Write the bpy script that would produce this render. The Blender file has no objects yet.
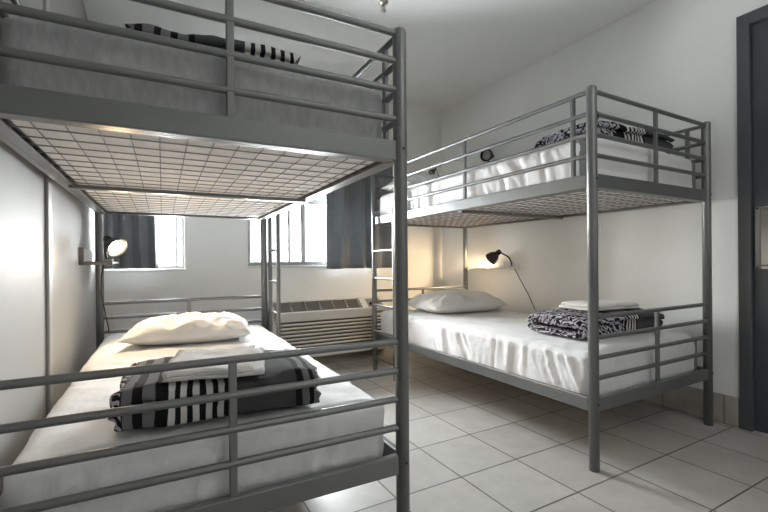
import bpy, bmesh, math, random
from mathutils import Vector, Matrix, noise
PI = math.pi
random.seed(7)
sc = bpy.context.scene
COL = sc.collection

# ------------------------------------------------------------------ helpers
class MB:
    """collects shapes, then links them as ONE mesh object"""
    def __init__(s): s.v = []; s.f = []; s.sm = []; s.mi = []
    def add(s, vs, fs, smooth=True, mi=0):
        n = len(s.v); s.v += [tuple(v) for v in vs]
        for f in fs:
            s.f.append([i + n for i in f]); s.sm.append(smooth); s.mi.append(mi)
        return s
    def box(s, a, b, bev=0.0, seg=2, mi=0, rot=None, piv=None):
        bm = bmesh.new(); bmesh.ops.create_cube(bm, size=1)
        c = [(p + q) / 2 for p, q in zip(a, b)]; d = [abs(q - p) for p, q in zip(a, b)]
        for v in bm.verts: v.co = Vector((v.co.x * d[0] + c[0], v.co.y * d[1] + c[1], v.co.z * d[2] + c[2]))
        if bev: bmesh.ops.bevel(bm, geom=bm.edges[:], offset=min(bev, min(d) * .45), segments=seg, affect='EDGES', profile=.5)
        if rot is not None:
            p = Vector(piv if piv is not None else c)
            for v in bm.verts: v.co = rot @ (v.co - p) + p
        bm.verts.index_update()
        s.add([v.co for v in bm.verts], [[v.index for v in f.verts] for f in bm.faces], False, mi); bm.free()
        return s
    def tube(s, pts, r, n=12, cap=True, mi=0):
        pts = [Vector(p) for p in pts]; N = len(pts)
        rs = r if isinstance(r, (list, tuple)) else [r] * N
        T = []
        for i in range(N):
            t = (pts[min(i + 1, N - 1)] - pts[max(i - 1, 0)]); T.append(t.normalized())
        up = Vector((0, 0, 1)) if abs(T[0].z) < .9 else Vector((1, 0, 0))
        u = T[0].cross(up).normalized(); vs = []
        for i in range(N):
            u = (u - T[i] * u.dot(T[i])).normalized(); w = T[i].cross(u)
            for k in range(n):
                a = 2 * PI * k / n; vs.append(pts[i] + (u * math.cos(a) + w * math.sin(a)) * rs[i])
        fs = [[i * n + k, i * n + (k + 1) % n, (i + 1) * n + (k + 1) % n, (i + 1) * n + k] for i in range(N - 1) for k in range(n)]
        s.add(vs, fs, True, mi)
        if cap:
            s.add(vs[:n], [list(range(n))[::-1]], False, mi); s.add(vs[-n:], [list(range(n))], False, mi)
        return s
    def lathe(s, prof, n=24, M=None, mi=0):
        M = M or Matrix(); vs = []
        for r, z in prof:
            for k in range(n):
                a = 2 * PI * k / n; vs.append(M @ Vector((r * math.cos(a), r * math.sin(a), z)))
        fs = [[i * n + k, i * n + (k + 1) % n, (i + 1) * n + (k + 1) % n, (i + 1) * n + k] for i in range(len(prof) - 1) for k in range(n)]
        return s.add(vs, fs, True, mi)
    def build(s, name, mats, parent=None, loc=None, rotz=0.0):
        me = bpy.data.meshes.new(name); me.from_pydata(s.v, [], s.f)
        for m in (mats if isinstance(mats, (list, tuple)) else [mats]): me.materials.append(m)
        me.polygons.foreach_set('use_smooth', s.sm); me.polygons.foreach_set('material_index', s.mi)
        bm = bmesh.new(); bm.from_mesh(me); bmesh.ops.recalc_face_normals(bm, faces=bm.faces[:]); bm.to_mesh(me); bm.free()
        me.update()
        o = bpy.data.objects.new(name, me); COL.objects.link(o)
        if parent: o.parent = parent
        if loc: o.location = loc
        o.rotation_euler.z = rotz
        return o

def tag(o, label=None, cat=None, group=None, kind=None):
    if label: o['label'] = label
    if cat: o['category'] = cat
    if group: o['group'] = group
    if kind: o['kind'] = kind
    return o

def thing(name, loc, label, cat, group=None, rotz=0.0):
    o = bpy.data.objects.new(name, None); COL.objects.link(o); o.location = loc
    o.rotation_euler.z = rotz; o.empty_display_size = .1
    return tag(o, label, cat, group)

def struct(o): o['kind'] = 'structure'; return o

# ------------------------------------------------------------------ materials
def mat(name, col, rough=.5, metal=0.0, spec=.5, noise_amt=0.0, noise_scale=20.0, bump=0.0, bump_scale=60.0, sheen=0.0, stretch=(1, 1, 1)):
    m = bpy.data.materials.new(name); m.use_nodes = True
    nt = m.node_tree; b = nt.nodes['Principled BSDF']
    b.inputs['Base Color'].default_value = (*col, 1); b.inputs['Roughness'].default_value = rough
    b.inputs['Metallic'].default_value = metal; b.inputs['Specular IOR Level'].default_value = spec
    if sheen: b.inputs['Sheen Weight'].default_value = sheen
    tc = nt.nodes.new('ShaderNodeTexCoord'); mp = nt.nodes.new('ShaderNodeMapping')
    mp.inputs['Scale'].default_value = stretch
    nt.links.new(tc.outputs['Object'], mp.inputs['Vector'])
    if noise_amt:
        n = nt.nodes.new('ShaderNodeTexNoise'); n.inputs['Scale'].default_value = noise_scale; n.inputs['Detail'].default_value = 5
        nt.links.new(mp.outputs['Vector'], n.inputs['Vector'])
        r = nt.nodes.new('ShaderNodeValToRGB')
        r.color_ramp.elements[0].position = .3; r.color_ramp.elements[1].position = .7
        r.color_ramp.elements[0].color = (*[max(0, c * (1 - noise_amt)) for c in col], 1)
        r.color_ramp.elements[1].color = (*[min(1, c * (1 + noise_amt * .6)) for c in col], 1)
        nt.links.new(n.outputs['Fac'], r.inputs['Fac']); nt.links.new(r.outputs['Color'], b.inputs['Base Color'])
    if bump:
        n2 = nt.nodes.new('ShaderNodeTexNoise'); n2.inputs['Scale'].default_value = bump_scale; n2.inputs['Detail'].default_value = 4
        nt.links.new(mp.outputs['Vector'], n2.inputs['Vector'])
        bp = nt.nodes.new('ShaderNodeBump'); bp.inputs['Strength'].default_value = bump; bp.inputs['Distance'].default_value = .01
        nt.links.new(n2.outputs['Fac'], bp.inputs['Height']); nt.links.new(bp.outputs['Normal'], b.inputs['Normal'])
    return m

M = {}
M['metal'] = mat('silver_grey_paint', (.205, .21, .21), .38, .5, .5, .06, 8)
M['wire'] = mat('wire_grey', (.22, .215, .21), .5, .3)
M['dark_bolt'] = mat('bolt_dark', (.05, .05, .05), .4, .6)
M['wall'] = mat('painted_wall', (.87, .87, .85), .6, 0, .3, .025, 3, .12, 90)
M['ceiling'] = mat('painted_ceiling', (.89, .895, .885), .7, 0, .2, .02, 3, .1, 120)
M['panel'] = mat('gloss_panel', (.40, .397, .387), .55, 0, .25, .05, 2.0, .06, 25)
M['panel_trim'] = mat('panel_trim', (.42, .415, .40), .4, .3)
M['sheet'] = mat('white_sheet', (.84, .84, .85), .8, 0, .2, .04, 6, .45, 22, .2)
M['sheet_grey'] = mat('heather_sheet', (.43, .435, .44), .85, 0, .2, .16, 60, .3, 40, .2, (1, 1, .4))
M['ticking'] = mat('mattress_underside', (.90, .86, .83), .85, 0, .2, .06, 30, .2, 60)
M['corner_grey'] = mat('mattress_corner_grey', (.24, .24, .245), .9, 0, .2, .1, 30, .2, 80)
M['pillow'] = mat('pillow_case', (.86, .85, .83), .8, 0, .2, .03, 8, .25, 22, .2)
M['towel'] = mat('towel_white', (.84, .82, .79), .95, 0, .1, .05, 60, .5, 180, .3)
M['plastic_black'] = mat('lamp_black', (.025, .024, .023), .25, 0, .5)
M['shelf'] = mat('shelf_white', (.70, .69, .66), .5, 0, .4)
M['shelf_dark'] = mat('shelf_bracket', (.20, .19, .18), .5, .3)
M['clamp'] = mat('lamp_clamp', (.55, .52, .48), .35, .4)
M['ac'] = mat('aircon_cream', (.76, .735, .68), .5, 0, .4, .03, 12)
M['ac_dark'] = mat('aircon_recess', (.10, .09, .08), .7)
M['ac_grille'] = mat('aircon_grille', (.26, .255, .24), .5)
M['ac_base'] = mat('aircon_base', (.30, .27, .23), .7, 0, .3, .15, 9)
M['alu'] = mat('window_frame_grey', (.34, .345, .35), .45, .3)
M['white_frame'] = mat('window_frame_white', (.82, .82, .80), .5)
M['curtain'] = mat('slate_curtain', (.20, .215, .232), .42, 0, .5, .12, 14, .1, 30, .4); M['curtain'].node_tree.nodes['Principled BSDF'].inputs['Subsurface Weight'].default_value = 0
_nt = M['curtain'].node_tree; _t = _nt.nodes.new('ShaderNodeBsdfTranslucent'); _t.inputs[0].default_value = (.24, .26, .28, 1); _x = _nt.nodes.new('ShaderNodeMixShader'); _x.inputs[0].default_value = .10
_nt.links.new(_nt.nodes['Principled BSDF'].outputs[0], _x.inputs[1]); _nt.links.new(_t.outputs[0], _x.inputs[2]); _nt.links.new(_x.outputs[0], _nt.nodes['Material Output'].inputs['Surface'])
M['door'] = mat('dark_door', (.052, .060, .072), .42, 0, .5, .10, 6, .04, 40)
M['door_frame'] = mat('dark_door_frame', (.075, .083, .092), .45, 0, .5, .08, 9)
M['steel'] = mat('polished_steel', (.62, .60, .57), .14, 1.0)
M['brass'] = mat('sprinkler_metal', (.52, .50, .44), .3, .9)
M['sticker'] = mat('sticker_white', (.78, .78, .76), .5)
M['skirting'] = mat('skirting_tile', (.44, .415, .375), .45, 0, .4, .18, 14)
M['grout'] = mat('grout_dark', (.13, .12, .105), .9)

def emis(name, col, st):
    m = bpy.data.materials.new(name); m.use_nodes = True; b = m.node_tree.nodes['Principled BSDF']
    b.inputs['Base Color'].default_value = (*col, 1); b.inputs['Emission Color'].default_value = (*col, 1); b.inputs['Emission Strength'].default_value = st
    return m
M['bulb_off'] = mat('unlit_bulb', (.30, .295, .28), .3)
M['bulb'] = emis('lit_bulb', (1, .80, .55), 14)

def glass_mat():
    m = bpy.data.materials.new('window_glass'); m.use_nodes = True; nt = m.node_tree
    nt.nodes.remove(nt.nodes['Principled BSDF'])
    t = nt.nodes.new('ShaderNodeBsdfTransparent'); t.inputs[0].default_value = (.96, .98, .98, 1)
    g = nt.nodes.new('ShaderNodeBsdfGlossy'); g.inputs['Roughness'].default_value = .03
    x = nt.nodes.new('ShaderNodeMixShader'); f = nt.nodes.new('ShaderNodeFresnel')
    nt.links.new(f.outputs[0], x.inputs[0]); nt.links.new(t.outputs[0], x.inputs[1]); nt.links.new(g.outputs[0], x.inputs[2])
    nt.links.new(x.outputs[0], nt.nodes['Material Output'].inputs['Surface'])
    return m
M['glass'] = glass_mat()

def floor_mat():
    m = bpy.data.materials.new('floor_tiles'); m.use_nodes = True; nt = m.node_tree; b = nt.nodes['Principled BSDF']
    tc = nt.nodes.new('ShaderNodeTexCoord'); mp = nt.nodes.new('ShaderNodeMapping')
    mp.inputs['Location'].default_value = (-1.081 + 303 * .01 * 0, -1.020, 0)
    nt.links.new(tc.outputs['Object'], mp.inputs['Vector'])
    br = nt.nodes.new('ShaderNodeTexBrick'); br.offset = 0; br.squash = 1
    for k, v in dict(Scale=1, Bias=0.0).items(): br.inputs[k].default_value = v
    br.inputs['Brick Width'].default_value = .3025; br.inputs['Row Height'].default_value = .3025
    br.inputs['Mortar Size'].default_value = .0035; br.inputs['Mortar Smooth'].default_value = .15
    br.inputs['Color1'].default_value = (.47, .458, .438, 1); br.inputs['Color2'].default_value = (.54, .526, .505, 1)
    br.inputs['Mortar'].default_value = (.13, .115, .10, 1)
    nt.links.new(mp.outputs['Vector'], br.inputs['Vector'])
    n = nt.nodes.new('ShaderNodeTexNoise'); n.inputs['Scale'].default_value = 7; n.inputs['Detail'].default_value = 8; n.inputs['Roughness'].default_value = .7
    nt.links.new(tc.outputs['Object'], n.inputs['Vector'])
    r = nt.nodes.new('ShaderNodeValToRGB'); r.color_ramp.elements[0].position = .3; r.color_ramp.elements[1].position = .75
    r.color_ramp.elements[0].color = (.80, .785, .76, 1); r.color_ramp.elements[1].color = (1, 1, 1, 1)
    nt.links.new(n.outputs['Fac'], r.inputs['Fac'])
    mx = nt.nodes.new('ShaderNodeMix'); mx.data_type = 'RGBA'; mx.blend_type = 'MULTIPLY'; mx.inputs['Factor'].default_value = 1
    nt.links.new(br.outputs['Color'], mx.inputs['A']); nt.links.new(r.outputs['Color'], mx.inputs['B'])
    nt.links.new(mx.outputs['Result'], b.inputs['Base Color'])
    b.inputs['Roughness'].default_value = .38; b.inputs['Specular IOR Level'].default_value = .45
    inv = nt.nodes.new('ShaderNodeMath'); inv.operation = 'SUBTRACT'; inv.inputs[0].default_value = 1
    nt.links.new(br.outputs['Fac'], inv.inputs[1])
    bp = nt.nodes.new('ShaderNodeBump'); bp.inputs['Strength'].default_value = .5; bp.inputs['Distance'].default_value = .003
    nt.links.new(inv.outputs[0], bp.inputs['Height']); nt.links.new(bp.outputs['Normal'], b.inputs['Normal'])
    return m
M['floor'] = floor_mat()

BLACK, GREY, DGREY, WHITE = (.012, .012, .014), (.17, .17, .175), (.075, .075, .078), (.66, .65, .63)
def stripe_mat(name, stops, length, motif=None):
    """stripes woven across the blanket: stops = [(metres, colour)...]; motif = (x0, x1) leaf pattern"""
    m = bpy.data.materials.new(name); m.use_nodes = True; nt = m.node_tree; b = nt.nodes['Principled BSDF']
    b.inputs['Roughness'].default_value = .92; b.inputs['Specular IOR Level'].default_value = .15
    tc = nt.nodes.new('ShaderNodeTexCoord'); sep = nt.nodes.new('ShaderNodeSeparateXYZ')
    nz = nt.nodes.new('ShaderNodeTexNoise'); nz.inputs['Scale'].default_value = 14
    nt.links.new(tc.outputs['Object'], nz.inputs['Vector'])
    wob = nt.nodes.new('ShaderNodeMath'); wob.operation = 'MULTIPLY_ADD'; wob.inputs[1].default_value = .012; wob.inputs[2].default_value = -.006
    nt.links.new(nz.outputs['Fac'], wob.inputs[0])
    nt.links.new(tc.outputs['Object'], sep.inputs[0])
    ad = nt.nodes.new('ShaderNodeMath'); ad.operation = 'ADD'
    nt.links.new(sep.outputs['X'], ad.inputs[0]); nt.links.new(wob.outputs[0], ad.inputs[1])
    dv = nt.nodes.new('ShaderNodeMath'); dv.operation = 'DIVIDE'; dv.inputs[1].default_value = length
    nt.links.new(ad.outputs[0], dv.inputs[0])
    r = nt.nodes.new('ShaderNodeValToRGB'); cr = r.color_ramp; cr.interpolation = 'CONSTANT'
    while len(cr.elements) > 1: cr.elements.remove(cr.elements[-1])
    cr.elements[0].position = 0; cr.elements[0].color = (*stops[0][1], 1)
    for p, c in stops[1:]:
        e = cr.elements.new(min(1, p / length)); e.color = (*c, 1)
    nt.links.new(dv.outputs[0], r.inputs['Fac'])
    out = r.outputs['Color']
    if motif:
        w = nt.nodes.new('ShaderNodeTexWave'); w.wave_type = 'BANDS'; w.bands_direction = 'DIAGONAL'
        w.inputs['Scale'].default_value = 14; w.inputs['Distortion'].default_value = 9; w.inputs['Detail'].default_value = 1.5; w.inputs['Detail Scale'].default_value = 2.2
        nt.links.new(tc.outputs['Object'], w.inputs['Vector'])
        r2 = nt.nodes.new('ShaderNodeValToRGB'); r2.color_ramp.interpolation = 'LINEAR'
        r2.color_ramp.elements[0].position = .42; r2.color_ramp.elements[1].position = .55
        r2.color_ramp.elements[0].color = (.014, .012, .018, 1); r2.color_ramp.elements[1].color = (.46, .44, .48, 1)
        nt.links.new(w.outputs['Fac'], r2.inputs['Fac'])
        g1 = nt.nodes.new('ShaderNodeMath'); g1.operation = 'GREATER_THAN'; g1.inputs[1].default_value = motif[0]
        g2 = nt.nodes.new('ShaderNodeMath'); g2.operation = 'LESS_THAN'; g2.inputs[1].default_value = motif[1]
        mu = nt.nodes.new('ShaderNodeMath'); mu.operation = 'MULTIPLY'
        nt.links.new(ad.outputs[0], g1.inputs[0]); nt.links.new(ad.outputs[0], g2.inputs[0])
        nt.links.new(g1.outputs[0], mu.inputs[0]); nt.links.new(g2.outputs[0], mu.inputs[1])
        mx = nt.nodes.new('ShaderNodeMix'); mx.data_type = 'RGBA'
        nt.links.new(mu.outputs[0], mx.inputs['Factor']); nt.links.new(out, mx.inputs['A']); nt.links.new(r2.outputs['Color'], mx.inputs['B'])
        out = mx.outputs['Result']
    nt.links.new(out, b.inputs['Base Color'])
    n2 = nt.nodes.new('ShaderNodeTexNoise'); n2.inputs['Scale'].default_value = 160
    nt.links.new(tc.outputs['Object'], n2.inputs['Vector'])
    bp = nt.nodes.new('ShaderNodeBump'); bp.inputs['Strength'].default_value = .35; bp.inputs['Distance'].default_value = .004
    nt.links.new(n2.outputs['Fac'], bp.inputs['Height']); nt.links.new(bp.outputs['Normal'], b.inputs['Normal'])
    return m

# ------------------------------------------------------------------ room
LX, RX, BY, CZ, FY = -.335, 2.63, 3.495, 2.403, -1.1
struct(MB().box((LX - .1, FY, -.1), (RX + .1, BY + .12, 0)).build('floor', M['floor']))
struct(MB().box((LX - .1, FY, CZ), (RX + .1, BY + .12, CZ + .1)).build('ceiling', M['ceiling']))
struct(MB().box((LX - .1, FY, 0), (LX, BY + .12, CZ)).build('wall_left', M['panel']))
struct(MB().box((LX - .1, FY - .1, 0), (RX + .1, FY, CZ)).build('wall_front', M['wall']))
# right wall with the door opening
DY0, DY1, DZ = .08, .985, 2.085
struct(MB().box((RX, DY1, 0), (RX + .1, BY + .12, CZ)).box((RX, FY, 0), (RX + .1, DY0, CZ)).box((RX, DY0, DZ), (RX + .1, DY1, CZ)).build('wall_right', M['wall']))
# back wall with two window openings
W1 = (-.305, .225, .825, 1.415); W2 = (.686, 1.955, .838, 1.415)
bw = MB(); T = .12
xs = [LX, W1[0], W1[1], W2[0], W2[1], RX]
bw.box((xs[0], BY, 0), (xs[1], BY + T, CZ)); bw.box((xs[2], BY, 0), (xs[3], BY + T, CZ)); bw.box((xs[4], BY, 0), (xs[5], BY + T, CZ))
for w in (W1, W2):
    bw.box((w[0], BY, 0), (w[1], BY + T, w[2])); bw.box((w[0], BY, w[3]), (w[1], BY + T, CZ))
struct(bw.build('wall_back', M['wall']))
# seam strips on the left wall panelling
for i, y in enumerate((.75, 1.959, 3.16)):
    if i == 2: continue
    struct(MB().box((LX, y - .03, 0), (LX + .012, y + .03, CZ), .004).build('trim_%d' % (i + 1), M['panel_trim']))
# narrow conduit line on the back wall
struct(MB().box((2.515, BY - .006, .0), (2.523, BY, 1.30), .002).build('trim_3', M['wall']))

def window(n, w, frame, bars, rails):
    x0, x1, z0, z1 = w; y0, y1 = BY + .045, BY + .085; f = .022 if n == 1 else .032
    m = MB()
    m.box((x0, y0, z0), (x1, y1, z0 + f), .003).box((x0, y0, z1 - f * 1.4), (x1, y1, z1), .003)
    m.box((x0, y0, z0 + f), (x0 + f, y1, z1 - f), .003).box((x1 - f, y0, z0 + f), (x1, y1, z1 - f), .003)
    o = struct(m.build('window_%d' % n, frame))
    for bx, bwid in bars:
        MB().box((bx - bwid / 2, y0 - .006, z0 + f), (bx + bwid / 2, y1, z1 - f), .003).build('mullion', M['alu'], o)
    for bz, bh in rails:
        MB().box((x0 + f, y0 - .008, bz - bh / 2), (x1 - f, y1, bz + bh / 2), .003).build('transom', M['alu'], o)
    MB().box((x0 + f, y0 + .018, z0 + f), (x1 - f, y0 + .022, z1 - f)).build('pane', M['glass'], o)
    MB().box((x0 - .0, BY - .012, z0 - .018), (x1 + .0, y0 + .002, z0), .004).build('sill', M['white_frame'] if n == 1 else M['shelf'], o)
    return o
window(1, W1, M['white_frame'], [(.17, .012)], [])
window(2, W2, M['alu'], [(1.035, .020), (1.160, .042), (.80, .016)], [])

# right wall skirting tiles and door
sk = MB(); y = 1.0; SKZ = .153
edges = [.995, 1.062] + [1.062 + .3025 * k for k in range(1, 8)] + [BY]
for a, b in zip(edges, edges[1:]): sk.box((RX - .009, a + .0025, .003), (RX, b - .0025, SKZ), .002)
sk.box((RX - .003, .995, 0), (RX, BY, SKZ - .002), mi=1)
struct(sk.build('baseboard_right', [M['skirting'], M['grout']]))
sk = MB(); x = LX
while x < RX - .02:
    sk.box((x + .0025, BY - .009, .003), (min(x + .3, RX - .01) - .0025, BY, SKZ), .002); x += .3025
sk.box((LX, BY - .003, 0), (RX - .01, BY, SKZ - .002), mi=1)
struct(sk.build('baseboard_back', [M['skirting'], M['grout']]))

d = struct(MB().box((RX + .004, DY0 + .06, .006), (RX + .045, .938, 2.028), .002).build('door_1', M['door']))
fr = MB()
fr.box((RX - .016, .940, 0), (RX + .1, .993, 2.094), .003); fr.box((RX - .016, .07, 0), (RX + .1, .134, 2.094), .003)
fr.box((RX - .016, .134, 2.034), (RX + .1, .940, 2.094), .003)
fr.build('door_frame', M['door_frame'], d)
pl = MB(); pl.box((RX - .004, .62, .812), (RX + .004, .925, 1.12), .003)
p = pl.build('metal_plate', M['steel'], d); p['label'] = 'polished steel plate on the dark door'
MB().box((RX - .010, .905, .812), (RX - .003, .925, 1.12), .002).box((RX - .010, .62, .826), (RX - .003, .925, .836), .002).build('plate_rim', M['shelf_dark'], p)
for yy, zz in ((.916, .819), (.916, 1.112)):
    MB().tube([(RX - .012, yy, zz), (RX - .002, yy, zz)], .006, 10).build('screw', M['dark_bolt'], p)

# ------------------------------------------------------------------ bunk beds
U = [1.553, 1.470, 1.381, 1.294]; UF, UB = 1.222, 1.163
L = [.629, .543, .459, .375]; LF, LB = .296, .239
PT = 1.578; RR = .0098
def cellsag(x, y, x0, y0, px, py):
    return (math.sin(PI * (x - x0) / px) ** 2) * (math.sin(PI * (y - y0) / py) ** 2)

def make_bed(x0, y0, W, D, rot, label, front, ladder, guard_end, bal_y, xb, group, PT, U):
    """front = +1 if the open (ladder) side is x1, -1 if it is x0"""
    root = thing('bunk_bed', (x0, y0, 0), label, 'bunk bed', group, rot)
    # posts
    for px, py in ((0, 0), (W, 0), (0, D), (W, D)):
        prof = [(0.0, 0), (.0205, 0), (.0205, PT - .012), (.018, PT - .005), (.012, PT - .001), (0, PT)]
        m = MB(); m.lathe(prof, 20, Matrix.Translation((px, py, 0))); po = m.build('post', M['metal'], root)
        for z in (LB + .035, UB + .035):
            s = 1 if px > 0 else -1
            MB().tube([(px, py - .0195, z), (px, py - .0225, z)], .0045, 8).build('bolt', M['dark_bolt'], po)
    # beams: angle iron
    for zb, zt, nm in ((LB, LF, 'lower'), (UB, UF, 'upper')):
        for px in (0, W):
            s = 1 if px == 0 else -1
            m = MB().box((px - .011, .018, zb), (px + .011, D - .018, zt), .004)
            m.box((px + s * .009, .018, zb), (px + s * .036, D - .018, zb + .004))
            m.build('side_beam', M['metal'], root)
        for py in (0, D):
            s = 1 if py == 0 else -1
            m = MB().box((.018, py - .011, zb), (W - .018, py + .011, zt), .004)
            m.box((.018, py + s * .009, zb), (W - .018, py + s * .030, zb + .004))
            m.build('end_beam', M['metal'], root)
        MB().box((.02, xb - .016, zb - .012), (W - .02, xb + .016, zb + .004), .004).build('cross_beam', M['metal'], root)
        w = MB(); zw = zb + .008
        nx = round((W - .04) / .0605); ny = round((D - .04) / .080)
        sx, sy = (W - .04) / nx, (D - .04) / ny
        for i in range(1, nx):
            w.tube([(.02 + i * sx, .012, zw), (.02 + i * sx, D - .012, zw)], .0017, 6)
        for j in range(1, ny):
            w.tube([(.012, .02 + j * sy, zw - .003), (W - .012, .02 + j * sy, zw - .003)], .0018, 6)
        w.build('wire_base', M['wire'], root)
    # end guards: four rails and an upright at foot and head, both bunks
    for py in (0, D):
        for zs, zb in ((U, UF), (L, LF)):
            for z in zs: MB().tube([(.015, py, z), (W - .015, py, z)], RR, 12).build('guard_rail', M['metal'], root)
            MB().box((W / 2 - .0095, py - .0075, zb - .004), (W / 2 + .0095, py + .0075, zs[0]), .003).build('upright', M['metal'], root)
    # side guards on the upper bunk: wall side full length, open side stops at the ladder
    fx = W if front > 0 else 0; bx = 0 if front > 0 else W
    for px, ye in ((fx, guard_end), (bx, D)):
        for z in U: MB().tube([(px, .015, z), (px, ye - (.015 if ye == D else 0), z)], RR, 12).build('guard_rail', M['metal'], root)
        ys = list(bal_y) + ([ye] if ye != D else [D - .25])
        for yb in ys: MB().box((px - .0075, yb - .0095, UF - .004), (px + .0075, yb + .0095, U[0] + .006), .003).build('upright', M['metal'], root)
    # ladder hooked over the side beam
    lx = fx + front * .038; ya, yb = ladder[0], ladder[1]
    la = MB()
    for yy in (ya, yb):
        pts = [(lx, yy, 0.002), (lx, yy, UF + .012)]
        for k in range(1, 9):
            a = PI * k / 8; pts.append((lx - front * .019 * (1 - math.cos(a)), yy, UF + .0145 + .022 * math.sin(a)))
        la.tube(pts, .0135, 12)
    lo = la.build('ladder', M['metal'], root)
    for z in (.11, .322, .526, .736, .948):
        MB().tube([(lx, ya, z), (lx, yb, z)], .0095, 10).build('rung', M['metal'], lo)
    return root

LBED = (-.3058, 1.0892, .958, 1.905, -.0213); RBED = (1.589, 1.092, .950, 1.914, .005)
bl = make_bed(*LBED, 'grey metal bunk bed on the left, along the panelled wall, nearest the viewer', 1, (1.655, 1.885), 1.44, (.09, .80), .872, 'bunk beds', 1.560, [1.542, 1.460, 1.375, 1.288])
br = make_bed(*RBED, 'grey metal bunk bed on the right, along the white wall beside the dark door', -1, (1.535, 1.845), 1.46, (.087, .794), .865, 'bunk beds', 1.581, [1.562, 1.471, 1.385, 1.299])
def on_bed(bed, x, y, z):
    c, s_ = math.cos(bed[4]), math.sin(bed[4])
    return (bed[0] + x * c - y * s_, bed[1] + x * s_ + y * c, z)
st = MB().box((.0145, -.0205, .975), (.0225, .004, 1.01), .001).build('sticker', M['sticker'], br); st['label'] = 'small white sticker on the near post'
lp = MB(); lp.tube([(.024 + .009 * math.cos(a * PI / 8), -.008, 1.462 + .016 * math.sin(a * PI / 8)) for a in range(17)], .0028, 8); lp.build('wire_loop', M['dark_bolt'], br)

# ------------------------------------------------------------------ mattresses
def rounded(p, lo, hi, r):
    c = Vector([min(max(p[i], lo[i] + r[i]), hi[i] - r[i]) for i in range(3)])
    q = Vector(p) - c
    e = Vector([q[i] / r[i] if r[i] else 0 for i in range(3)])
    mx = max(abs(e[i]) for i in range(3))
    if mx < 1e-9: return c, Vector((0, 0, 0))
    l = e.length; n = e / l
    s = mx
    return c + Vector([n[i] * r[i] * s for i in range(3)]), n

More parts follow.
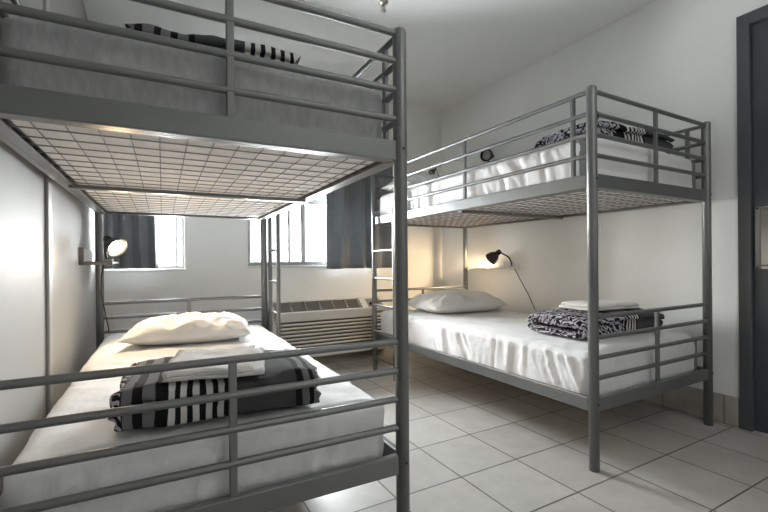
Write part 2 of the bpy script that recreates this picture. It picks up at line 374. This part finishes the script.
def make_mattress(name, bed, z0, z1, label, sheet, seed, folds, front, corner=(), group=None, ins=(.024, .024), wirez=None):
    x0, x1 = ins[0], bed[2] - ins[0]; y0, y1 = ins[1] + .012, bed[3] - ins[1]
    W, D, H = x1 - x0, y1 - y0, z1 - z0
    root = thing(name, on_bed(bed, x0, y0, z0), label, 'mattress', group, bed[4])
    lo, hi = (0, 0, 0), (W, D, H); r = (.045, .045, .042)
    nx, ny, nz = round(W / .018), round(D / .0135), round(H / .0145)
    vid = {}; vs = []; fs = []; mis = []
    def V(i, j, k):
        if (i, j, k) in vid: return vid[(i, j, k)]
        p, n = rounded((W * i / nx, D * j / ny, H * k / nz), lo, hi, r)
        q = Vector((p.x * 3 + seed, p.y * 3, p.z * 3)); q2 = Vector((p.x * 9, p.y * 9 + seed, p.z * 9))
        d = .006 * noise.noise(q) + .0035 * noise.noise(q2) + .0022 * noise.noise(q2 * 2.6)
        if k == 0:
            d = 0
        if k == nz or n.z > .5:
            t = noise.noise(Vector((p.x * 7 + p.y * 5, p.y * 6 - p.x * 4, seed)))
            d += .004 * (1 - abs(t)) ** 4
            p.z -= .010 * (abs(2 * p.x / W - 1) ** 4) + .006 * (1 - abs(2 * p.y / D - 1)) * 0
        sidew = max(0, 1 - abs(n.z) * 1.4)
        # hanging folds down the sides
        for which, amt, ya, yb in folds:
            if which == 'L' and n.x < -.3: coord, along = p.y, p.y
            elif which == 'R' and n.x > .3: coord, along = p.y, p.y
            elif which == 'F' and n.y < -.3: coord, along = p.x, p.x
            else: continue
            m = max(0, min(1, (along - ya) / .12)) * max(0, min(1, (yb - along) / .12))
            hgt = 1 - p.z / H
            ph = coord * 23 + .55 * hgt * 3 + 2.2 * noise.noise(Vector((coord * 4, p.z * 5, seed)))
            rd = 1 - abs(noise.noise(Vector((ph, .8 * p.z * 3 + seed, 3.3))))
            d += amt * m * sidew * (rd ** 6 * 1.2 - .25)
        p = p + n * d
        if k == 0 and wirez is not None: p.z = .002
        p = Vector((min(max(p.x, -.006), W + .006), p.y, p.z))
        vs.append(p); vid[(i, j, k)] = len(vs) - 1
        return len(vs) - 1
    top = MB()
    for i in range(nx):
        for j in range(ny): fs.append([V(i, j, nz), V(i + 1, j, nz), V(i + 1, j + 1, nz), V(i, j + 1, nz)]); mis.append(0)
    for i in range(nx):
        for k in range(nz):
            fs.append([V(i, 0, k), V(i + 1, 0, k), V(i + 1, 0, k + 1), V(i, 0, k + 1)]); fs.append([V(i, ny, k), V(i, ny, k + 1), V(i + 1, ny, k + 1), V(i + 1, ny, k)])
    for j in range(ny):
        for k in range(nz):
            fs.append([V(0, j, k), V(0, j, k + 1), V(0, j + 1, k + 1), V(0, j + 1, k)]); fs.append([V(nx, j, k), V(nx, j + 1, k), V(nx, j + 1, k + 1), V(nx, j, k + 1)])
    o = MB().add(vs, fs).build('fitted_sheet', sheet, root)
    # underside of the mattress, bulging a little through the wire base
    bw_, bd_ = W - .04, D - .04; n1, n2 = round(bw_ / .0152), round(bd_ / .02)
    bedW, bedD = bed[2], bed[3]
    cx = (bedW - .04) / round((bedW - .04) / .0605); cy = (bedD - .04) / round((bedD - .04) / .080)
    ox, oy = .02 - x0, .02 - y0
    vb = []
    for i in range(n1 + 1):
        for j in range(n2 + 1):
            X, Y = .02 + bw_ * i / n1, .02 + bd_ * j / n2
            edge = min(1, min(i, n1 - i, j, n2 - j) / 2)
            vb.append((X, Y, .001 - edge * (.0085 * cellsag(X, Y, ox, oy, cx, cy) * (.75 + .5 * noise.noise(Vector((X * 12, Y * 12, seed)))) ) ))
    m = MB(); m.add(vb, [[i * (n2 + 1) + j, i * (n2 + 1) + j + 1, (i + 1) * (n2 + 1) + j + 1, (i + 1) * (n2 + 1) + j] for i in range(n1) for j in range(n2)])
    # upper skin so the underside is a closed slab
    k = len(vb); m.box((.02, .02, .0025), (W - .02, D - .02, .05))
    m.build('ticking', M['ticking'], root)
    for X in corner:  # dark grey blocks set at the foot-end corners of the sheet
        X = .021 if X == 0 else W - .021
        cc = MB().box((X - .022, .0, .004), (X + .022, .070, H - .022), .010, 3).build('corner_block', M['corner_grey'], root); cc['label'] = 'dark grey block at the mattress corner'
    return root

ZU, ZL = UB + .012, LB + .012
make_mattress('mattress', LBED, ZL, .452, 'white sheeted mattress on the lower bunk of the left bed', M['sheet'], 1.3, [('F', .015, -.1, 1.05), ('R', .008, .0, 1.7)], 1, group='bunk mattresses', wirez=1)
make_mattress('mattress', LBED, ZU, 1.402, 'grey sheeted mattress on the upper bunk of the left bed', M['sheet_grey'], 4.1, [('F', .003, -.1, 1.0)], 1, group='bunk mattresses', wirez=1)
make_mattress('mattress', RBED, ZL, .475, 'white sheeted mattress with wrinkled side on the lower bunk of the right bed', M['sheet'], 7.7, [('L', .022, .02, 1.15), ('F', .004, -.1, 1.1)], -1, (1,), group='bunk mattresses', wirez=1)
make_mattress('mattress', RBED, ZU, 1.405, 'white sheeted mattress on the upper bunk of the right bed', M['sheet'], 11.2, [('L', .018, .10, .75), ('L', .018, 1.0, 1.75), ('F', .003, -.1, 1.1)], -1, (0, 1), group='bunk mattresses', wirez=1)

# ------------------------------------------------------------------ pillows
def make_pillow(loc, rotz, a, b, h, label, seed):
    """a,b half sizes; lies on its base at z=0"""
    n1, n2 = 84, 60; vs = []; fs = []
    def shape(u, v, side):
        pin = 1 - .10 * (abs(v) ** 2) * (abs(u) ** 6); pin2 = 1 - .12 * (abs(u) ** 2) * (abs(v) ** 6)
        x = a * u * (1 - .06 * (1 - v * v) * abs(u) ** 5 * 0 - .05 * (1 - abs(v)) * abs(u) ** 4); y = b * v * (1 - .05 * (1 - abs(u)) * abs(v) ** 4)
        t = max(0, (1 - abs(u) ** 2.6)) ** .55 * max(0, (1 - abs(v) ** 2.4)) ** .55
        w = noise.noise(Vector((x * 8 + seed, y * 8, side))) * .016 + (1 - abs(noise.noise(Vector((x * 5 + y * 9, y * 4 - x * 7, seed))))) ** 5 * .018 + (1 - abs(noise.noise(Vector((x * 11 - y * 6, y * 12 + x * 4, seed + 9))))) ** 4 * .006 - .008
        if side > 0: z = h * .30 + h * .70 * t + w * min(1, t * 2)
        else: z = h * .30 - h * .30 * min(1, t * 1.5)
        return Vector((x, y, z))
    for side in (1, -1):
        base = len(vs)
        for i in range(n1 + 1):
            for j in range(n2 + 1):
                vs.append(shape(math.sin(PI / 2 * (2 * i / n1 - 1)), math.sin(PI / 2 * (2 * j / n2 - 1)), side))
        for i in range(n1):
            for j in range(n2):
                q = [base + i * (n2 + 1) + j, base + (i + 1) * (n2 + 1) + j, base + (i + 1) * (n2 + 1) + j + 1, base + i * (n2 + 1) + j + 1]
                fs.append(q if side > 0 else q[::-1])
    o = MB().add(vs, fs).build('pillow', M['pillow'], None, loc, rotz)
    return tag(o, label, 'pillow', 'pillows on the bunks')
make_pillow((.190, 2.50, .460), -.16, .300, .220, .125, 'rumpled white pillow on the lower bunk of the left bed', 2.2)
make_pillow((2.080, 2.60, .484), -.08, .330, .235, .145, 'plump white pillow on the lower bunk of the right bed', 5.2)
make_pillow((1.975, 2.79, 1.412), .04, .345, .19, .128, 'white pillow on the upper bunk of the right bed, beside the ladder', 9.2)

# ------------------------------------------------------------------ folded striped blankets
def make_blanket(loc, rotz, length, depth, height, mats, label, seed, squash=1.0):
    turns = 2.6; r1 = height / 2 * .98; r0 = r1 * .12; t = (r1 - r0) / turns
    Lh = depth / 2 - r1; nth = 120; path = []
    for i in range(nth + 1):
        th = -PI * .35 + 2 * PI * turns * i / nth
        r = r0 + t * (2 * PI * turns * i / nth) / (2 * PI)
        c, s_ = math.cos(th), math.sin(th)
        sx = math.tanh(c * 5) * Lh; q_ = (abs(c) ** 3.4 + abs(s_) ** 3.4) ** (-1 / 3.4)
        path.append(Vector((0, sx + r * c * q_, r * s_ * q_ + r1)))
    prof_o, prof_i = [], []; th_ = t * .40
    for i, p in enumerate(path):
        tg = (path[min(i + 1, nth)] - path[max(i - 1, 0)]).normalized()
        n = Vector((0, tg.z, -tg.y)); prof_o.append(p + n * th_); prof_i.append(p - n * th_)
    loop = prof_o + prof_i[::-1]; NL = len(loop); NX = 44; vs = []
    for k in range(NX + 1):
        u = k / NX
        endf = max(0, abs(2 * u - 1) - .8) / .2
        for q, p in enumerate(loop):
            X = length * u
            nv = Vector((X * 9 + seed, p.y * 10, p.z * 14))
            dx = (.020 * noise.noise(Vector((p.y * 12, p.z * 30, seed))) + .016 * noise.noise(Vector((p.y * 50, p.z * 60, seed + 4)))) * endf
            y_ = p.y + .011 * noise.noise(nv) + .006 * noise.noise(nv * 2.3); z_ = p.z + (.011 * noise.noise(nv + Vector((3, 7, 1))) + .006 * noise.noise(nv * 2.7)) * min(1, p.z / .03) - .010 * endf * (p.z / height) - .012 * (p.z / height) * noise.noise(Vector((X * 4, p.y * 5, seed)))
            vs.append(Vector((X + dx, y_, max(.001, z_))))
    fs = [[k * NL + q, k * NL + (q + 1) % NL, (k + 1) * NL + (q + 1) % NL, (k + 1) * NL + q] for k in range(NX) for q in range(NL)]
    m = MB().add(vs, fs)
    H = NL // 2
    for k, e in ((0, 0), (NX, 1)):
        cf = [[k * NL + q, k * NL + q + 1, k * NL + NL - 2 - q, k * NL + NL - 1 - q] for q in range(H - 1)]
        base = len(m.v)
        m.f += cf; m.sm += [True] * len(cf); m.mi += [1] * len(cf)
    o = m.build('folded_blanket', mats, None, loc, rotz)
    return tag(o, label, 'blanket', 'folded striped blankets')

def stripes(spec):
    x = 0; out = []
    for w, c in spec: out.append((x, c)); x += w
    return out, x
fine = [(.0145, WHITE), (.0135, BLACK)] * 5
spec = [(.016, BLACK), (.020, GREY), (.022, BLACK), (.026, GREY), (.026, BLACK)] + fine + [(.015, WHITE), (.155, DGREY), (.016, BLACK), (.020, GREY), (.012, BLACK), (.018, GREY), (.012, BLACK), (.02, GREY)]
s1, ln1 = stripes(spec)
capm = stripe_mat('blanket_fold_edge', [(0, BLACK), (.5, BLACK)], 1.0, (-1, 5))
bm1 = stripe_mat('blanket_stripes', s1, ln1 + .02, (-.1, .014))
make_blanket((-.062, 1.335, .461), -.08, .482, .40, .106, [bm1, capm], 'black, white and grey striped folded blanket on the lower bunk of the left bed', 1.0)
spec2 = [(.02, GREY), (.018, BLACK), (.026, GREY), (.018, BLACK), (.026, GREY), (.018, BLACK), (.026, GREY), (.018, BLACK), (.135, DGREY)] + [(.016, WHITE), (.013, BLACK)] * 5 + [(.02, WHITE)]
s2, ln2 = stripes(spec2)
bm2 = stripe_mat('blanket_stripes_top', s2, ln2 + .01)
make_blanket((-.035, 1.465, 1.409), -.14, .460, .28, .120, [bm2, capm], 'striped folded blanket on the upper bunk of the left bed', 3.0)
spec3 = [(.31, BLACK), (.012, BLACK), (.012, WHITE), (.010, BLACK), (.012, WHITE), (.010, BLACK), (.012, WHITE), (.010, BLACK), (.012, WHITE), (.010, BLACK), (.18, DGREY)]
s3, ln3 = stripes(spec3)
bm3 = stripe_mat('blanket_leaf_pattern', s3, ln3 + .01, (-.1, .30))
make_blanket((1.795, 1.45, .480), -.05, .615, .36, .108, [bm3, capm], 'black and lilac leaf patterned folded blanket on the lower bunk of the right bed', 5.0)
spec4 = [(.20, BLACK), (.05, BLACK)] + [(.014, WHITE), (.012, BLACK)] * 6 + [(.22, DGREY)]
s4, ln4 = stripes(spec4)
bm4 = stripe_mat('blanket_leaf_pattern_top', s4, ln4 + .01, (-.1, .19))
make_blanket((1.80, 1.40, 1.411), -.06, .63, .34, .115, [bm4, capm], 'dark patterned folded blanket on the upper bunk of the right bed', 8.0)

# ------------------------------------------------------------------ towels
def make_towel(loc, rotz, w, dpt, h, label, seed, layers=3, curl=0.0):
    t = h / layers; path = []
    for i in range(layers):
        z = t * (i + .5); s_ = 1 if i % 2 == 0 else -1
        for k in range(15): path.append(Vector((-s_ * w / 2 + s_ * w * k / 14 * (1 - .04 * i), 0, z)))
        if i < layers - 1:
            ex = path[-1].x
            for k in range(1, 6):
                a = -PI / 2 + PI * k / 6; path.append(Vector((ex + s_ * t * .5 * math.cos(a), 0, z + t * .5 + t * .5 * math.sin(a))))
    th = t * .42; po, pi = [], []; n_ = len(path)
    for i, p in enumerate(path):
        tg = (path[min(i + 1, n_ - 1)] - path[max(i - 1, 0)]).normalized(); n = Vector((tg.z, 0, -tg.x))
        po.append(p + n * th); pi.append(p - n * th)
    loop = po + pi[::-1]; NL = len(loop); NY = 20; vs = []
    for k in range(NY + 1):
        u = k / NY * 2 - 1
        for p in loop:
            Y = dpt / 2 * u
            nv = Vector((p.x * 9 + seed, Y * 9, p.z * 20))
            z = p.z + (.010 * noise.noise(nv) + .006 * noise.noise(nv * 2.5)) * min(1, p.z / t) + curl * max(0, p.x / w) ** 2 * (p.z / h)
            e = max(0, abs(u) - .85) / .15
            vs.append(Vector((p.x + .012 * noise.noise(nv * 1.3 + Vector((5, 1, 2))), Y + .014 * noise.noise(Vector((p.x * 9, p.z * 40, seed))), max(.001, z - .006 * e * p.z / h))))
    m = MB().add(vs, [[k * NL + q, k * NL + (q + 1) % NL, (k + 1) * NL + (q + 1) % NL, (k + 1) * NL + q] for k in range(NY) for q in range(NL)])
    for k in (0, NY):
        cf = [[k * NL + q, k * NL + q + 1, k * NL + NL - 2 - q, k * NL + NL - 1 - q] for q in range(NL // 2 - 1)]
        m.f += cf; m.sm += [True] * len(cf); m.mi += [0] * len(cf)
    o = m.build('folded_towel', M['towel'], None, loc, rotz)
    return tag(o, label, 'towel', 'folded white towels')
make_towel((.162, 1.255, .577), -.22, .235, .27, .030, 'folded white towel on the striped blanket of the left bed', 1.0)
make_towel((2.16, 1.46, .598), -.12, .33, .22, .034, 'folded white towel on the leaf patterned blanket of the right bed', 6.0, 2, .03)

# ------------------------------------------------------------------ shelves and lamps
def make_shelf(loc, w_dir, label, dep=.15, ln=.54, edge='shelf_dark'):
    """w_dir=+1: projects towards +x (left wall)"""
    root = thing('wall_shelf', loc, label, 'shelf', None)
    x1 = w_dir * dep
    MB().box((0, 0, 0), (x1, ln, .012), .002).build('shelf_board', M['shelf'], root)
    MB().box((0, .0 if edge == 'shelf_dark' else .16, .012), (w_dir * .012, ln, .085 if edge == 'shelf_dark' else .055), .002).build('back_board', M['shelf'], root)
    e = MB().box((0, -.006, -.006), (x1, .0, .014), .001)
    if edge == 'shelf_dark': e.box((0, -.006, .0), (w_dir * .022, .0, .09), .001)
    e.build('end_bracket', M[edge], root)
    return root
make_shelf((LX, 2.752, .865), 1, 'small white wall shelf on the left panelled wall, holding the lit lamp', .15, .5)
make_shelf((RX, 2.455, .797), -1, 'small white wall shelf above the lower bunk on the right wall', .13, .49, 'shelf')
make_shelf((RX, 2.50, 1.640), -1, 'small wall shelf above the upper bunk on the right wall', .13, .50)

def make_lamp(base, pts, head, hdir, label, lit, cord, scale=1.0, power=0, jaw=.014):
    """clip-on lamp: base clamp at `base`, gooseneck through pts to head; hdir = where the shade opens"""
    root = thing('clip_lamp', base, label, 'lamp', 'clip-on reading lamps')
    B = Vector(base); h = Vector(head) - B; hd = Vector(hdir).normalized()
    c = MB().box((-.022, -.016, .0), (.022, .016, .010), .003).box((-.022, -.016, -jaw - .010), (.022, .016, -jaw), .003).box(*(((.012, -.012, -jaw - .008), (.022, .012, .008)) if jaw < .02 else ((-.014, .0115, -jaw - .008), (.014, .0155, .008))), .001)
    c.build('clamp', M['clamp'], root)
    ctrl = [Vector((0, 0, .008))] + [Vector(p) - B for p in pts] + [h - hd * .085 * scale]
    P = []
    for i in range(len(ctrl) - 1):
        p0, p1, p2, p3 = ctrl[max(i - 1, 0)], ctrl[i], ctrl[i + 1], ctrl[min(i + 2, len(ctrl) - 1)]
        for k in range(8):
            t = k / 8; P.append(.5 * ((2 * p1) + (-p0 + p2) * t + (2 * p0 - 5 * p1 + 4 * p2 - p3) * t * t + (-p0 + 3 * p1 - 3 * p2 + p3) * t ** 3))
    P.append(ctrl[-1])
    MB().tube(P, .0065 * scale, 10).build('gooseneck', M['plastic_black'], root)
    R = Vector((0, 0, 1)).rotation_difference(hd).to_matrix().to_4x4()
    Mx = Matrix.Translation(h) @ R @ Matrix.Scale(scale, 4)
    prof = [(0, -.100), (.018, -.100), (.021, -.094), (.022, -.060), (.030, -.052), (.040, -.038), (.050, -.015), (.055, .010), (.0555, .014), (.053, .012), (.047, -.012), (.037, -.034), (.024, -.050), (0, -.050)]
    MB().lathe(prof, 28, Mx).build('lamp_shade', M['plastic_black'], root)
    pr = [(0, -.045), (.016, -.045), (.019, -.030), (.034, -.012), (.041, .0), (.036, .007), (.020, .010), (0, .011)]
    b = MB().lathe(pr, 20, Mx).build('bulb', M['bulb'] if lit else M['bulb_off'], root)
    if lit: b['label'] = 'glowing warm bulb'
    if cord:
        MB().tube([Vector(p) - B for p in cord], .0035, 8).build('cord', M['plastic_black'], root)
    if power:
        l = bpy.data.lights.new('lamp_glow', 'SPOT'); l.energy = power; l.color = (1, .72, .42); l.shadow_soft_size = .03; l.spot_size = 2.25; l.spot_blend = .6
        lo = bpy.data.objects.new('lamp_glow', l); COL.objects.link(lo); lo.parent = root; lo.location = h + hd * .022
        lo.rotation_euler = (-hd).to_track_quat('Z', 'Y').to_euler()
    return root
make_lamp((-.205, 2.775, .882), [(-.215, 2.755, .915), (-.215, 2.735, .975)], (-.160, 2.685, .955), (.52, -.66, -.50),
          'lit black clip lamp with glowing bulb on the left wall shelf', True,
          [(-.225, 2.755, .872), (-.235, 2.75, .80), (-.24, 2.78, .70), (-.225, 2.84, .58), (-.215, 2.87, .50), (-.215, 2.90, .467)], .98, 11)
make_lamp((2.555, 2.470, .812), [(2.553, 2.472, .85), (2.545, 2.50, .895)], (2.52, 2.66, .885), (-.25, .80, -.62),
          'black clip lamp bent over the lower wall shelf beside the right bed', True,
          [(2.565, 2.45, .800), (2.59, 2.42, .72), (2.607, 2.35, .60), (2.60, 2.28, .49), (2.585, 2.25, .478)], 1.0, 13)
make_lamp((2.54, 2.72, 1.655), [(2.56, 2.74, 1.69), (2.585, 2.76, 1.73)], (2.525, 2.715, 1.770), (-.90, -.30, -.08),
          'black clip lamp on the upper wall shelf, its round face turned out', False, None, 1.0)
make_lamp((2.235, 3.0092, 1.5760), [(2.235, 3.01, 1.60), (2.215, 3.01, 1.66)], (2.155, 3.005, 1.640), (-.75, 0, -.65),
          'small black clip lamp on the head rail of the right upper bunk', False, None, .55, 0, .0275)

# ------------------------------------------------------------------ air conditioner
ax0, ax1 = .83, 1.875; AYF, AYB = 3.285, BY - .01
ac = thing('air_conditioner', (ax0, AYF, 0), 'cream through-wall air conditioner with slatted front under the curtained window', 'air conditioner')
Wd = ax1 - ax0; Dp = AYB - AYF
body = MB()
body.box((0, .03, .085), (Wd, Dp, .40), .004)                      # carcass behind the louvres
body.box((0, 0, .085), (.025, Dp, .46), .004).box((Wd - .025, 0, .085), (Wd, Dp, .46), .004)
body.box((.0, .0, .385), (Wd, .05, .462), .008, 3)                 # band above louvres
body.box((0, .0, .085), (Wd, .03, .112), .005)
body.box((0, Dp - .045, .40), (Wd, Dp, .545), .006)
for x in (0, Wd - .03):                                            # sloping cheeks
    body.add([(x, .012, .455), (x + .03, .012, .455), (x + .03, Dp - .03, .545), (x, Dp - .03, .545), (x, Dp - .03, .40), (x, .012, .40), (x + .03, Dp - .03, .40), (x + .03, .012, .40)],
             [[0, 1, 2, 3], [0, 3, 4, 5], [1, 7, 6, 2], [0, 5, 7, 1], [4, 3, 2, 6]], False)
body.build('cabinet', M['ac'], ac)
MB().box((.025, .024, .11), (Wd - .025, .032, .388)).build('front_recess', M['ac_dark'], ac)
for k in range(9):
    z = .128 + k * .0295
    R = Matrix.Rotation(math.radians(-32), 3, 'X')
    MB().box((.022, .002, z - .0035 - .006), (Wd - .022, .024, z + .006 - .0025), .003, rot=R).build('louvre', M['ac'], ac)
ys, zs, ye, ze = .048, .462, Dp - .045, .540
sl = math.atan2(ze - zs, ye - ys); Ls = math.hypot(ye - ys, ze - zs)
MS = Matrix.Translation((0, ys, zs)) @ Matrix.Rotation(sl, 4, 'X')
def sbox(a, b, bev=.002):
    m = MB().box(a, b, bev); m.v = [tuple(MS @ Vector(v)) for v in m.v]; return m
sbox((.03, 0, -.03), (Wd - .03, Ls, -.018)).build('top_recess', M['ac_dark'], ac)
g = MB()
for k in range(7):
    m = sbox((.05 + k * .1235 - .005, .004, -.018), (.05 + k * .1235 + .005, Ls - .004, -.001)); g.add(m.v, m.f, False)
for k in range(9):
    yy = .008 + (Ls - .02) * k / 8
    m = sbox((.04, yy - .0022, -.018), (.80, yy + .0022, -.004), .001); g.add(m.v, m.f, False)
g.build('top_grille', M['ac_grille'], ac)
sbox((.805, 0, -.02), (.865, Ls, .002), .003).build('grille_divider', M['ac'], ac)
cp = sbox((.865, .004, -.02), (Wd - .032, Ls - .004, -.012)).build('control_panel', M['ac_grille'], ac)
for k in range(2):
    m = MB().tube([(.905 + k * .055, .05, -.014), (.905 + k * .055, .05, .004)], .014, 14); m.v = [tuple(MS @ Vector(v)) for v in m.v]; m.build('knob', M['plastic_black'], cp)
MB().box((.03, .05, 0), (Wd - .03, Dp, .087), .004).build('base', M['ac_base'], ac)

# ------------------------------------------------------------------ curtains
def make_curtain(x0, x1, z0, z1, pleats, label, seed, y=BY - .062):
    root = thing('curtain', ((x0 + x1) / 2, y, z0), label, 'curtain', 'slate grey curtains')
    n1, n2 = 110, 26; vs = []; W = x1 - x0
    for s_ in (0, 1):
        for j in range(n2 + 1):
            v = j / n2
            for i in range(n1 + 1):
                u = i / n1
                ph = u * pleats * 2 * PI + .9 * noise.noise(Vector((u * 3, v * .8, seed))) * 2
                amp = (.026 + .026 * (1 - v * .45)) * (.7 + .5 * noise.noise(Vector((u * 4, seed, v))))
                yy = amp * math.sin(ph) + .006 * noise.noise(Vector((u * 9, v * 6, seed)))
                xx = (u - .5) * W * (1 - .05 * v * 0 + .03 * math.sin(v * 3 + seed) * .3) + .004 * math.sin(ph * 2)
                vs.append(Vector((xx, yy - s_ * .0025, v * (z1 - z0) + .006 * noise.noise(Vector((u * 5, seed, 1))) * (1 - v))))
    N = (n1 + 1) * (n2 + 1); f = []
    for s_ in (0, 1):
        for j in range(n2):
            for i in range(n1):
                a = s_ * N + j * (n1 + 1) + i; q = [a, a + 1, a + n1 + 2, a + n1 + 1]; f.append(q if s_ else q[::-1])
    for i in range(n1):
        for j in (0, n2):
            a = j * (n1 + 1) + i; f.append([a, a + 1, a + 1 + N, a + N])
    for j in range(n2):
        for i in (0, n1):
            a = j * (n1 + 1) + i; f.append([a, a + n1 + 1, a + n1 + 1 + N, a + N])
    MB().add(vs, f).build('curtain_fabric', M['curtain'], root)
    rod = MB().tube([(-W / 2 - .03, 0, z1 - z0 - .012), (W / 2 + .03, 0, z1 - z0 - .012)], .010, 12)
    for xx in (-W / 2 - .015, W / 2 + .015): rod.tube([(xx, 0, z1 - z0 - .012), (xx, BY - y, z1 - z0 - .012)], .006, 8)
    rod.build('curtain_rod', M['alu'], root)
    return root
make_curtain(LX + .045, .045, .83, 1.80, 4.0, 'slate grey curtain drawn to the left of the smaller window', 2.0)
make_curtain(1.335, 1.985, .805, 1.80, 3.6, 'wide slate grey curtain drawn to the right of the larger window', 6.0)

# ------------------------------------------------------------------ ceiling sprinkler
sp = thing('fire_sprinkler', (1.215, 2.17, CZ), 'small metal fire sprinkler on the white ceiling', 'sprinkler')
MB().lathe([(0, 0), (.030, 0), (.030, -.004), (.014, -.012), (0, -.012)], 20).build('escutcheon', M['brass'], sp)
m = MB().tube([(0, 0, -.010), (0, 0, -.028)], .008, 12)
for s_ in (-1, 1): m.tube([(s_ * .008, 0, -.024), (s_ * .013, 0, -.036), (s_ * .003, 0, -.052)], .0022, 6)
m.build('sprinkler_frame', M['brass'], sp)
MB().lathe([(0, -.051), (.016, -.052), (.017, -.054), (0, -.056)], 16).build('deflector', M['brass'], sp)

# ------------------------------------------------------------------ light
w = bpy.data.worlds.new('World'); sc.world = w; w.use_nodes = True
bg = w.node_tree.nodes['Background']; bg.inputs[0].default_value = (.95, .98, 1, 1); bg.inputs[1].default_value = 1.25
def area(name, loc, rot, sx, sy, e, col):
    l = bpy.data.lights.new(name, 'AREA'); l.shape = 'RECTANGLE'; l.size = sx; l.size_y = sy; l.energy = e; l.color = col
    o = bpy.data.objects.new(name, l); COL.objects.link(o); o.location = loc; o.rotation_euler = rot
    return o
tilt = math.radians(-24)
area('daylight_small_window', ((W1[0] + W1[1]) / 2, BY + .20, 1.17), (-PI / 2 + tilt, 0, 0), .95, .95, 100, (.96, .98, 1))
area('daylight_large_window', ((W2[0] + W2[1]) / 2, BY + .20, 1.17), (-PI / 2 + tilt, 0, 0), 1.75, .95, 320, (.97, .985, 1))

area('rear_fill_light', (1.25, -.35, CZ - .03), (0, 0, 0), 1.0, 1.0, 3.5, (1, .97, .93))  # unseen soft fill added behind the camera, no fixture modelled

# ------------------------------------------------------------------ camera
cam = bpy.data.cameras.new('camera'); co = bpy.data.objects.new('camera', cam); COL.objects.link(co)
cam.sensor_fit = 'HORIZONTAL'; cam.sensor_width = 36; cam.lens = 419.76 * 36 / 768; cam.shift_y = (261.255 - 256) / 768; cam.clip_start = .02
co.matrix_world = Matrix.Translation((0, 0, .867)) @ Matrix.Rotation(-.5072, 4, 'Z') @ Matrix.Rotation(PI / 2, 4, 'X') @ Matrix.Rotation(-.0083, 4, 'Z')
sc.camera = co
vs_ = sc.view_settings
vs_.view_transform = 'Standard'; vs_.look = 'None'; vs_.exposure = 1.0; vs_.gamma = 1; vs_.use_curve_mapping = False
